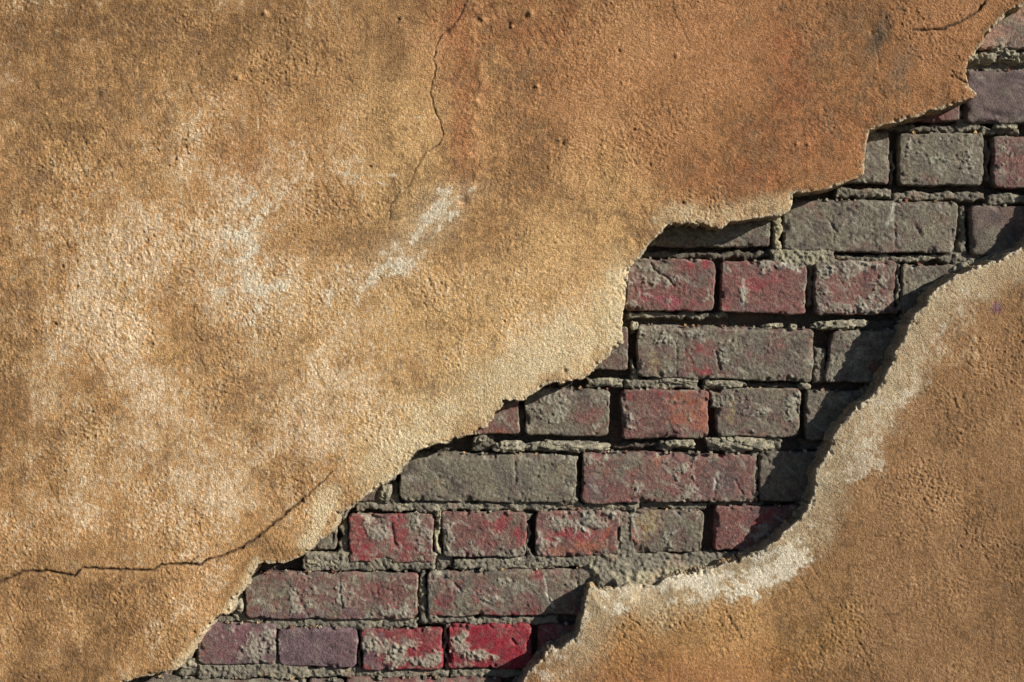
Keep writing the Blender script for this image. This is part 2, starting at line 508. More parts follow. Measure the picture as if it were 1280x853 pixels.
        # pale render along the break, with the brightness of its sunlit bevel painted in
        for pts, wd, s in (([(480, 590), (530, 540), (600, 495), (680, 450), (760, 405)], 40, .62), ([(774, 400), (782, 350)], 34, .62), ([(830, 272), (910, 268), (985, 255)], 16, .42),
                           ([(385, 680), (400, 650), (415, 615)], 14, .6), ([(220, 832), (285, 762), (320, 700)], 6, .4)):
            d = line_dist(x, y, pts, 70)
            e_ = 1 - ss(0.2, 1.5, d / wd + 0.5 * f2)
            c = mix(c, (0.62, 0.48, 0.275), s * e_)
            c = mix(c, (0.64, 0.52, 0.33), s * flake(x, y, 0.55 * e_, 220, 30, .28, rel) * ss(0.02, 0.3, e_))
        ek = (1 - ss(0, 4.5, ed + 3 * f3))
        c = mix(c, (0.47, 0.40, 0.27), 0.7 * ek)
    else:
        # wide pale bevel along the break
        b = (1 - ss(0.3, 1.35, ed / (46 + 20 * f1) + 0.5 * f2 + 0.3 * f3)) * ss(560, 780, x + y * 0)
        bn = ss(-0.45, 0.35, fbm(x, y, 85, 3, 365))
        c = mix(c, (0.47, 0.375, 0.235), (0.72 + 0.25 * bn) * b * ss(655, 735, x) * (0.72 + 0.28 * flake(x, y, 0.55 * b, 360, 26, .25, rel)))
        for (bx, by, rx, ry, an, s) in ((868, 728, 48, 15, -8, 1), (965, 708, 42, 20, -35, .95), (1012, 655, 20, 40, 30, .55), (1075, 575, 22, 26, 20, .8), (1030, 610, 10, 34, 8, .7), (1148, 480, 12, 22, 20, .5), (768, 760, 16, 7, 0, .9),
                                        (1100, 520, 22, 40, 30, .55), (1190, 400, 14, 40, 35, .4), (728, 790, 10, 26, 15, .8), (690, 835, 26, 16, -30, .6), (790, 742, 40, 10, 0, .7), (760, 745, 22, 10, 0, .6)):
            k = s * blob(x, y, bx, by, rx * 1.2, ry * 1.2, an, 0.8)
            c = mix(c, (0.65, 0.57, 0.43), (0.9 if s >= .9 else 0.5) * flake(x, y, 0.9 * k, 240, 20, .2, rel) * ss(0.02, 0.2, k))
        ek = (1 - ss(0, 6, ed + 3 * f3))
        c = mix(c, (0.50, 0.43, 0.31), 0.75 * ek)
    out = np.maximum(np.maximum(-30 - x, x - 1310), np.maximum(-30 - y, y - 885))
    calm = mix(np.tile(np.array((0.42, 0.27, 0.13) if not lower else (0.30, 0.18, 0.085), np.float32), (n, 1)), (0.30, 0.165, 0.075), 0.6 * ss(-0.3, 0.4, f1))
    c = c + (calm - c) * (0.9 * ss(15, 130, out))[:, None]
    # dark colour following the crack lines
    for pts, wd, dp in CRACKS[:8]:
        d = line_dist(x + 1.6 * perlin(x, y, 7, 85), y + 1.6 * perlin(x, y, 7, 86), pts)
        c = mix(c, (0.05, 0.035, 0.025), 0.8 * np.exp(-(d / (wd + 0.15)) ** 2) * ss(-0.9, -0.1, perlin(x, y, 13, 115)))
    return c


def make_plaster(name, edge, poly, ax, ay, lower, parent=None):
    gx, gy = np.meshgrid(ax, ay)
    nx, ny = len(ax), len(ay)
    x = gx.ravel()
    y = gy.ravel()
    d, cx, cy = poly_dist(x, y, edge)
    ins = inside(x, y, poly)
    sd0 = np.where(ins, d, -d)
    near = np.abs(sd0) < 60
    jit = np.zeros_like(x)
    xn, yn = x[near], y[near]
    rg = ss(-0.25, 0.45, perlin(xn, yn, 48, 35))
    jit[near] = 2.4 * perlin(xn, yn, 19, 31) + (0.5 + 1.6 * rg) * perlin(xn, yn, 8, 32) + (0.3 + 0.7 * rg) * perlin(xn, yn, 3.6, 33) - 3.0 * rg * ss(0.25, 0.45, perlin(xn, yn, 12, 34))
    infr = (x > -60) & (x < 1340) & (y > -60) & (y < 920)
    sdf = sd0 + np.where(infr, jit, 0)
    hstep = 1.15
    q00 = (np.arange(ny - 1)[:, None] * nx + np.arange(nx - 1)[None, :]).ravel()
    quads = np.stack([q00, q00 + nx, q00 + nx + 1, q00 + 1], -1)
    keep = (sdf[quads] > -0.5 * hstep).all(1)
    quads = quads[keep]
    used = np.zeros(len(x), bool)
    used[quads.ravel()] = True
    remap = -np.ones(len(x), np.int64)
    remap[used] = np.arange(used.sum())
    quads = remap[quads]
    x, y, sdf, sd0, cx, cy = (a[used] for a in (x, y, sdf, sd0, cx, cy))
    # boundary
    e = np.concatenate([quads[:, [0, 1]], quads[:, [1, 2]], quads[:, [2, 3]], quads[:, [3, 0]]])
    N = len(x)
    key = np.minimum(e[:, 0], e[:, 1]) * N + np.maximum(e[:, 0], e[:, 1])
    _, idx, cnt = np.unique(key, return_index=True, return_counts=True)
    be = e[idx[cnt == 1]]
    bv = np.unique(be)
    # outward direction at the boundary and snapping
    ox, oy = cx[bv] - x[bv], cy[bv] - y[bv]
    sgn = np.sign(sd0[bv])
    ln = np.sqrt(ox * ox + oy * oy) + 1e-6
    ox, oy = ox / ln * sgn, oy / ln * sgn
    far = np.abs(sd0[bv]) > 6
    ox[far] = 0
    oy[far] = 0
    mv = np.clip(sdf[bv], -1.2, 1.6)
    mv[far] = 0
    x[bv] += ox * mv
    y[bv] += oy * mv
    ed = np.maximum(sd0, 0)
    h, sm = plaster_height(x, y, ed, lower)
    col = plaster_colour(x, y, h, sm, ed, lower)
    V = world(x, y, 0 * x, True)
    V[:, 1] -= h * S
    # broken edge going back to the wall
    rings = [V]
    cols = [col]
    prev = bv.copy()
    base = len(V)
    newq = []
    bx, by, bh = x[bv], y[bv], h[bv]
    depths = np.linspace(0.08, 1.0, 9)
    m = -np.ones(N, np.int64)
    m[bv] = np.arange(len(bv))
    ia, ib = m[be[:, 0]], m[be[:, 1]]
    feather = np.clip(-bh * S, 0, 0.03)
    for k, t in enumerate(depths):
        dd = feather + (D_BACK - feather) * t
        zz = dd / S
        off = 2.6 * perlin(bx * 1.0 + zz * 3.1, by - zz * 3.7, 14, 41) + 1.9 * perlin(bx + zz * 5.3, by - zz * 4.1, 6, 42) + 0.9 * perlin(bx + zz * 9, by + zz * 7, 3, 43)
        lean = 3.0 * t if lower else -1.0 * t + 1.2 * math.sin(t * 3.1)
        off = off * min(1, t * 3) + lean
        px = bx + ox * off
        py = by + oy * off
        r = world(px, py, 0 * px, True)
        r[:, 1] = dd + 0.0006 * perlin(px * 3, py * 3, 9, 44)
        rings.append(r)
        ch = np.clip(0.5 + 0.9 * fbm(bx + zz * 2, by - zz * 2, 14, 3, 45), 0, 1)
        cc = mix(np.tile(np.array((0.40, 0.335, 0.225), np.float32), (len(bv), 1)), (0.20, 0.165, 0.115), ch)
        cc = mix(cc, (0.50, 0.31, 0.14), 0.6 * ss(0.1, .5, perlin(bx - zz, by + zz, 17, 46)))
        if k == 0:
            cc = 0.5 * cc + 0.5 * col[bv]
        cols.append(cc)
        cur = base + np.arange(len(bv))
        newq.append(np.stack([prev[ib], prev[ia], cur[ia], cur[ib]], -1))
        prev = cur
        base += len(bv)
    V = np.concatenate(rings)
    o = build(name, V, np.concatenate([quads] + newq), np.concatenate(cols), M_PLASTER, parent)
    fl = np.ones(len(o.data.polygons), bool)
    if len(fl) == len(quads) + sum(len(q) for q in newq):
        fl[len(quads):] = False           # the snapped edge breaks sharply
        o.data.polygons.foreach_set("use_smooth", fl)
    return o


HS = 1.15
upper = make_plaster("plaster_coat", UPPER_EDGE, UPPER_POLY, axis(X0, -12, 1292, X1, HS), axis(YT, -12, 866, YB, HS), False)
upper["label"] = "large cracked ochre plaster coat above and left of the exposed bricks"
upper["category"] = "plaster"
upper["group"] = "plaster coats left on the brick wall"
lower = make_plaster("plaster_coat", LOWER_EDGE, LOWER_POLY, axis(-400, 640, 1292, X1, HS), axis(YT, 296, 866, YB, HS), True)
lower["label"] = "brown ochre plaster coat with wide pale worn edge, below and right of the bricks"
lower["category"] = "plaster"
lower["group"] = "plaster coats left on the brick wall"

# ------------------------------------------------------------------ the brick wall behind
wall = bpy.data.objects.new("brick_wall", None)
wall.location = (0, 0.2, 0)
scn.collection.objects.link(wall)
wall["label"] = "old red brick wall showing in a diagonal band where the plaster has broken away"
wall["category"] = "wall"
wall["kind"] = "thing"


def brick_colour(x, y, h, rnd, base, film, lime):
    f1 = fbm(x + rnd * 911, y, 55, 4, 201)
    f2 = fbm(x, y + rnd * 577, 20, 4, 202, 0.6)
    f3 = fbm(x, y, 6, 3, 203, 0.6)
    n = len(x)
    c = np.tile(np.array(base, np.float32), (n, 1))
    c = mix(c, (0.115, 0.068, 0.064), 0.5 * ss(-0.05, 0.45, f1))
    c = mix(c, (0.23, 0.080, 0.055), 0.35 * ss(0.1, 0.5, f2 - 0.4 * f1))
    for (bx, by, rx, ry, cc, s) in PAINT:
        if bx + 2 * rx < x.min() or bx - 2 * rx > x.max() or by + 2 * ry < y.min() or by - 2 * ry > y.max():
            continue
        k = s * blob(x, y, bx, by, rx * 1.15, ry * 1.15, 0, 0.9)
        c = mix(c, cc, 0.85 * flake(x, y, 0.95 * k, 260, 24, .16) * ss(0.02, 0.12, k))
    keepred = np.zeros(n, np.float32)
    for (bx, by, rx, ry, cc, s) in PAINT:
        if bx + 2 * rx < x.min() or bx - 2 * rx > x.max() or by + 2 * ry < y.min() or by - 2 * ry > y.max():
            continue
        keepred = np.maximum(keepred, s * blob(x, y, bx, by, rx, ry, 0, 0.6, 0.9 * f2 + 0.5 * f3))
    c = mix(c, (0.15, 0.105, 0.085), 0.35 * ss(-0.1, 0.4, fbm(x, y, 17, 4, 211, .7)))
    # grey green cement film
    fm = 0.75 * flake(x + rnd * 71, y, film + 0.35 * f1 - 0.42 * keepred, 280, 32, .25) + 0.25 * ss(-0.3, 0.5, film - 0.4 + f2)
    fc = mix(np.tile(np.array((0.150, 0.137, 0.094), np.float32), (n, 1)), (0.105, 0.094, 0.070), ss(-0.2, 0.4, fbm(x, y, 26, 3, 205)))
    fc = mix(fc, (0.185, 0.155, 0.095), 0.6 * ss(0.05, 0.5, fbm(x, y, 44, 3, 206)))
    c = c + (fc - c) * (0.88 * fm)[:, None]
    # crusts of lime
    lm = flake(x, y + rnd * 37, 0.06 + lime * 1.2, 300, 20, .26)
    c = mix(c, (0.25, 0.235, 0.17), 0.8 * lm)
    c = c * (1 + 0.22 * f3 + 0.2 * perlin(x, y, 2.8, 210))[:, None]
    c = mix(c, (0.035, 0.028, 0.026), 0.5 * ss(0.25, 0.55, fbm(x, y, 13, 4, 207, .65)))
    for (bx, by, rx, ry, s) in LIME:
        if bx + 2 * rx < x.min() or bx - 2 * rx > x.max() or by + 2 * ry < y.min() or by - 2 * ry > y.max():
            continue
        k = s * blob(x, y, bx, by, rx * 1.2, ry * 1.2, 0, 0.8)
        c = mix(c, (0.245, 0.222, 0.168), 0.82 * flake(x, y, 0.95 * k, 320, 16, .28) * ss(0.02, 0.12, k))
    c = mix(c, (0.085, 0.055, 0.05), 0.45 * flake(x, y, 0.2, 480, 28, .35))
    c = mix(c, (0.20, 0.165, 0.125), 0.30 * flake(x, y, 0.22, 500, 22, .4))
    # smears dragged across the face, soot in the hollows
    sm = ss(0.28, 0.5, perlin(x * 0.8 + y * 0.6, (y * 0.8 - x * 0.6) * 4, 30, 212)) * ss(-0.1, 0.3, perlin(x, y, 40, 213))
    c = mix(c, (0.25, 0.225, 0.175), 0.5 * sm)
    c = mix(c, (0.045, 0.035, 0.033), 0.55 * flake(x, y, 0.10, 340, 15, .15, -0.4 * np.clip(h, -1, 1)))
    for pts, wd, s in LIMELINE:
        d = line_dist(x + 2 * perlin(x, y, 8, 208), y + 2 * perlin(x, y, 8, 209), pts)
        c = mix(c, (0.42, 0.40, 0.32), s * np.exp(-(d / wd) ** 2))
    lum = (c * np.array((0.3, 0.59, 0.11), np.float32)).sum(1, keepdims=True)
    c = (c + (lum - c) * (0.12 if base[0] < 0.165 else 0.05)) * 1.24
    return c, fm, lm


RED = (0.24, 0.030, 0.036)
PINK = (0.175, 0.066, 0.056)
ORANGE = (0.27, 0.085, 0.045)
YELL = (0.26, 0.19, 0.075)
GREEN = (0.15, 0.15, 0.085)
PURP = (0.102, 0.067, 0.067)
PAINT = [(447, 656, 12, 14, RED, .9), (452, 688, 24, 13, RED, 1), (496, 657, 11, 20, RED, 1), (508, 684, 22, 12, RED, .9), (530, 690, 12, 12, PINK, .8), (480, 672, 20, 14, PINK, .6),
         (606, 662, 30, 20, PINK, 1), (648, 672, 12, 14, RED, .6), (575, 650, 12, 9, PINK, .7), (628, 655, 20, 14, RED, .5),
         (700, 650, 20, 10, PINK, .8), (725, 668, 34, 10, RED, 1), (725, 685, 40, 9, ORANGE, .8), (690, 672, 14, 10, RED, .7), (755, 662, 14, 14, ORANGE, .6),
         (806, 656, 18, 18, YELL, .8), (795, 668, 8, 16, ORANGE, .7), (866, 650, 8, 14, GREEN, .8), (935, 655, 34, 16, RED, .6), (915, 660, 24, 26, PINK, .8), (950, 672, 18, 14, PINK, .6),
         (855, 370, 42, 20, PINK, 1), (830, 378, 30, 10, (0.24, .04, .06), .8), (873, 332, 22, 9, RED, .5), (846, 348, 16, 14, PINK, .6),
         (950, 362, 50, 24, PINK, 1), (948, 356, 20, 12, RED, .6), (912, 340, 10, 16, PINK, .8), (990, 345, 16, 24, PINK, .6), (905, 387, 11, 4, (0.30, .01, .025), 1),
         (1048, 365, 30, 22, PINK, .75), (1085, 345, 24, 18, PINK, .5), (1265, 205, 22, 30, PINK, .7), (1250, 110, 40, 34, PURP, .9), (1225, 130, 24, 22, PURP, .8),
         (1155, 222, 18, 12, PINK, .4), (1120, 270, 12, 10, RED, .35), (1110, 290, 20, 28, PINK, .3), (1238, 268, 28, 14, PURP, .7),
         (872, 442, 26, 28, PINK, .7), (862, 440, 14, 16, RED, .35), (895, 467, 14, 6, RED, .6), (968, 430, 22, 16, PINK, .45), (825, 450, 18, 20, YELL, .45), (945, 450, 26, 16, PINK, .35),
         (825, 495, 18, 10, RED, .55), (862, 515, 28, 22, ORANGE, .8), (805, 520, 28, 20, PINK, .6), (786, 500, 6, 10, RED, .7), (881, 533, 4, 10, ORANGE, .9), (962, 503, 10, 8, RED, .4), (930, 512, 30, 16, PURP, .6), (912, 520, 12, 18, YELL, .5),
         (735, 520, 26, 18, PINK, .55), (720, 512, 14, 12, RED, .3), (615, 541, 18, 4, ORANGE, .8), (640, 530, 8, 14, PINK, .6),
         (770, 605, 22, 22, ORANGE, .5), (800, 602, 50, 18, PINK, .6), (745, 612, 18, 16, PURP, .6), (855, 595, 46, 22, PINK, .65), (900, 600, 20, 22, PURP, .7), (905, 572, 6, 5, RED, .7), (749, 573, 4, 4, RED, .8), (820, 577, 5, 7, ORANGE, .8), (560, 605, 40, 16, YELL, .3), (653, 573, 14, 4, PINK, .5),
         (470, 740, 26, 18, RED, .5), (455, 752, 24, 22, PINK, .6), (495, 742, 20, 22, PINK, .5), (420, 750, 20, 16, PINK, .35), (553, 752, 12, 8, RED, .6), (572, 732, 8, 7, RED, .7), (585, 755, 30, 14, PINK, .4), (625, 755, 26, 18, PINK, .4), (670, 720, 8, 8, RED, 1), (700, 722, 10, 9, ORANGE, .5),
         (650, 765, 22, 5, RED, .4), (503, 808, 70, 40, (0.17, .022, .028), 1), (612, 806, 70, 40, (0.22, .014, .026), 1), (490, 795, 20, 7, ORANGE, .4), (460, 795, 14, 9, PINK, .5), (535, 793, 24, 8, (0.2, .04, .04), .7),
         (395, 808, 70, 40, (0.120, .074, .084), 1), (290, 800, 36, 22, (0.16, .068, .078), 1), (255, 805, 8, 14, PINK, .6), (1095, 462, 12, 10, RED, .8)]
LIME = [(462, 803, 9, 9, .9), (478, 808, 16, 10, .9), (494, 822, 14, 12, .8), (510, 806, 13, 6, .8), (518, 826, 7, 6, .8), (536, 825, 9, 9, .8), (548, 822, 5, 8, .8), (575, 806, 11, 12, .9), (580, 793, 6, 7, .8), (590, 825, 10, 8, .8), (602, 819, 10, 6, .8), (618, 822, 6, 5, .7),
        (320, 812, 22, 16, .7), (335, 800, 9, 20, .6), (470, 660, 14, 16, .6), (515, 653, 10, 9, .5), (532, 665, 8, 20, .6), (700, 655, 18, 9, .8), (678, 680, 16, 12, .7), (740, 652, 24, 12, .65), (748, 640, 20, 8, .5), (562, 668, 8, 14, .6), (575, 690, 24, 10, .5), (645, 692, 16, 10, .5),
        (800, 610, 10, 9, .5), (860, 610, 14, 16, .55), (855, 585, 20, 10, .5), (740, 575, 20, 8, .5), (795, 345, 13, 14, .6), (800, 370, 14, 20, .5), (830, 352, 18, 7, .6), (958, 330, 10, 12, .6), (930, 370, 5, 16, .6), (985, 333, 16, 4, .7), (1065, 335, 20, 12, .7), (1100, 362, 12, 20, .6), (1030, 350, 10, 24, .5), (1060, 385, 34, 6, .7),
        (1075, 380, 10, 14, .6), (690, 505, 26, 20, .6), (790, 525, 9, 10, .5), (945, 515, 22, 5, .6), (990, 505, 8, 16, .7), (930, 500, 8, 10, .5), (905, 432, 12, 10, .5), (900, 452, 8, 10, .5), (845, 420, 30, 10, .5), (815, 415, 18, 12, .4), (1255, 192, 8, 20, .4), (380, 745, 20, 20, .5), (430, 740, 10, 18, .6), (500, 765, 26, 10, .6), (590, 745, 14, 10, .5), (635, 726, 9, 4, .7), (620, 750, 8, 6, .5), (548, 728, 14, 12, .5),
        (950, 668, 14, 10, .6), (935, 690, 10, 6, .5), (840, 670, 14, 8, .5), (1160, 190, 30, 14, .3), (1210, 200, 14, 20, .4)]
LIMELINE = [([(680, 720), (683, 740), (692, 758)], 1.3, .9), ([(897, 590), (893, 612)], 1.6, .6), ([(1118, 255), (1113, 275), (1108, 282)], 2.5, .6), ([(930, 350), (928, 380)], 2.0, .6), ([(978, 330), (1000, 340)], 2, .7), ([(720, 652), (738, 668)], 2, .6), ([(790, 645), (798, 672)], 2.5, .6)]
GROOVE = [([(813, 329), (818, 338), (836, 349), (842, 358)], 1.3, 2.2), ([(846, 430), (846, 475)], 1.0, 1.0), ([(643, 575), (645, 590), (644, 605)], 1.2, 1.4), ([(895, 598), (893, 615)], 1.5, 1.5), ([(919, 600), (928, 618)], 1.2, 1.3), ([(1060, 262), (1035, 275), (1045, 290)], 1.5, 1.4), ([(1041, 270), (1042, 305)], 1.0, .9),
          ([(1118, 260), (1119, 312)], 1.2, 1.0), ([(1145, 285), (1152, 295)], 2.0, 1.6), ([(489, 655), (494, 680)], 2.0, 1.6), ([(895, 440), (900, 462)], 2.0, 2.0), ([(720, 722), (724, 738)], 1.3, 1.2), ([(725, 655), (742, 662)], 2, 1.5), ([(683, 740), (692, 760)], 1.0, 1.0), ([(465, 648), (475, 648)], 4, 2.5), ([(1230, 140), (1260, 148)], 4, 2.5), ([(424, 724), (428, 760)], 1.3, 1.0),
          ([(355, 725), (372, 742), (385, 770)], 1.5, .9), ([(552, 715), (556, 722)], 3, 3.0), ([(568, 730), (575, 738)], 2, 1.8), ([(785, 795), (788, 800)], 2, 2), ([(640, 800), (645, 805)], 2, 2)]

# TL, TR, BR, BL of every brick in photo pixels; then film, lime, top bevel, forward mm, corner radius, base, label
DR = (0.155, 0.064, 0.055)
BR = (0.125, 0.072, 0.056)
BRICKS = [
    # a: top right corner
    ((1225, 6), (1330, -4), (1330, 62), (1222, 64), .25, .1, 3, 9, 5, (0.26, .15, .105), "pinkish orange brick at the top, partly under mortar"),
    # b
    ((1208, 88), (1420, 88), (1420, 158), (1207, 154), .45, .03, 3, 2, 4, PURP, None),
    ((985, 84), (1200, 84), (1200, 152), (985, 152), .25, 0, 3, 0, 4, DR, None),
    # c
    ((1003, 164), (1113, 164), (1112, 229), (1003, 230), .6, .05, 3, 0, 5, BR, None),
    ((1124, 166), (1231, 166), (1229, 232), (1124, 232), .85, .1, 3, 0, 5, BR, None),
    ((1241, 170), (1350, 172), (1350, 236), (1243, 234), .45, .05, 3, 1, 6, DR, None),
    # d
    ((750, 246), (966, 250), (964, 309), (750, 308), .65, .16, 3, -1, 5, BR, None),
    ((979, 249), (1197, 252), (1194, 317), (980, 313), .75, .02, 4, 1, 7, BR, None),
    ((1213, 257), (1420, 259), (1420, 325), (1213, 319), .65, 0, 3, 1, 6, BR, None),
    # e
    ((784, 324), (894, 324), (892, 389), (782, 389), .42, .08, 3, 1, 6, DR, None),
    ((901, 326), (1009, 327), (1007, 393), (901, 391), .30, .08, 3, 1, 4, DR, None),
    ((1019, 326), (1121, 327), (1119, 392), (1018, 393), .45, .12, 3, 0, 5, DR, None),
    ((1128, 330), (1240, 332), (1240, 396), (1127, 394), .7, .1, 3, -2, 5, BR, None),
    # f
    ((575, 408), (785, 408), (785, 463), (575, 462), .6, .1, 3, -1, 4, BR, None),
    ((797, 405), (1017, 411), (1016, 477), (796, 472), .62, .1, 5, 1, 6, BR, None),
    ((1041, 413), (1250, 412), (1250, 479), (1030, 478), .62, .2, 3, 0, 7, BR, "broken brown brick with a ragged left end"),
    # g
    ((545, 487), (649, 487), (649, 543), (545, 543), .5, .1, 3, -1, 5, DR, None),
    ((656, 483), (764, 487), (762, 545), (657, 544), .65, .1, 4, 1, 6, BR, None),
    ((777, 487), (887, 487), (885, 547), (777, 549), .4, .05, 3, 1, 6, DR, None),
    ((897, 486), (1001, 486), (998, 547), (895, 545), .6, .05, 3, 0, 9, BR, None),
    ((1008, 488), (1115, 488), (1115, 546), (1007, 550), .75, 0, 3, -1, 6, BR, None),
    # h
    ((500, 565), (721, 569), (720, 629), (499, 626), .88, 0, 6, 2, 9, BR, "grey green cement filmed long brick beside the plaster edge"),
    ((727, 564), (946, 568), (943, 627), (727, 630), .45, .05, 6, 2, 7, DR, None),
    ((950, 565), (1055, 565), (1055, 628), (949, 626), .7, 0, 3, 0, 5, BR, None),
    ((392, 568), (484, 568), (484, 627), (392, 627), .6, 0, 3, -2, 5, BR, None),
    # i
    ((330, 641), (422, 641), (420, 687), (330, 688), .8, .05, 3, -1, 6, BR, None),
    ((436, 642), (542, 643), (541, 703), (436, 703), .40, .15, 3, 1, 4, DR, "red faced brick with grey lime patches and a gouge"),
    ((552, 639), (659, 641), (657, 696), (553, 697), .50, .10, 3, 1, 5, DR, None),
    ((669, 640), (775, 638), (774, 694), (669, 697), .35, .12, 3, 1, 5, DR, "red and orange streaked brick"),
    ((786, 638), (881, 638), (877, 690), (788, 692), .65, .05, 3, 0, 6, BR, None),
    ((893, 633), (1010, 632), (1010, 690), (892, 688), .25, .05, 3, 1, 5, DR, None),
    # j
    ((306, 716), (522, 715), (521, 775), (307, 773), .52, .12, 5, 1, 7, DR, None),
    ((534, 714), (750, 710), (750, 768), (534, 771), .62, .06, 4, 1, 7, DR, None),
    ((757, 711), (880, 708), (880, 768), (757, 768), .75, .1, 3, -2, 7, BR, None),
    # k
    ((250, 778), (343, 780), (345, 831), (249, 831), .2, .1, 4, 1, 6, PURP, None),
    ((348, 784), (446, 785), (446, 835), (348, 833), .12, 0, 4, 1, 7, (0.13, .075, .09), "smooth purple grey brick"),
    ((451, 787), (554, 786), (553, 837), (453, 838), .02, .05, 3, 1, 4, (0.17, .022, .028), "dark red brick with grey lime splotches"),
    ((561, 781), (664, 780), (665, 836), (560, 836), .0, 0, 3, 1, 7, (0.22, .014, .026), "bright red brick, the reddest in the wall"),
    ((672, 781), (785, 780), (785, 836), (672, 836), .5, 0, 3, 0, 5, DR, None),
    ((130, 786), (240, 786), (240, 834), (130, 834), .5, 0, 3, -1, 5, BR, None),
    # l
    ((162, 846), (372, 849), (372, 915), (160, 915), .7, .05, 5, 1, 6, BR, None),
    ((384, 851), (430, 850), (430, 915), (384, 915), .6, 0, 4, 0, 5, BR, None),
    ((432, 848), (628, 848), (628, 915), (432, 915), .55, 0, 5, 1, 6, DR, None),
    ((640, 848), (760, 848), (760, 915), (640, 915), .55, 0, 3, 0, 6, BR, None),
    # just outside the frame
    ((1340, 8), (1450, 8), (1450, 70), (1340, 70), .4, .1, 3, 1, 5, DR, None), ((1262, -70), (1400, -70), (1400, -8), (1262, -8), .5, .1, 3, 0, 5, BR, None),
    ((1360, 172), (1470, 172), (1470, 238), (1360, 238), .4, .1, 3, 0, 5, DR, None), ((1320, -148), (1440, -148), (1440, -84), (1320, -84), .5, .1, 3, 0, 5, BR, None),
    ((60, 925), (270, 925), (270, 985), (60, 985), .5, .1, 3, 1, 5, DR, None), ((282, 925), (495, 925), (495, 985), (282, 985), .6, .1, 3, 0, 5, BR, None), ((507, 925), (640, 925), (640, 985), (507, 985), .5, .1, 3, 0, 5, DR, None),
    ((-20, 997), (85, 997), (85, 1055), (-20, 1055), .5, .1, 3, 0, 5, DR, None), ((97, 997), (205, 997), (205, 1055), (97, 1055), .3, .1, 3, 0, 5, DR, None), ((217, 997), (330, 997), (330, 1055), (217, 1055), .5, .1, 3, 0, 5, BR, None),
]


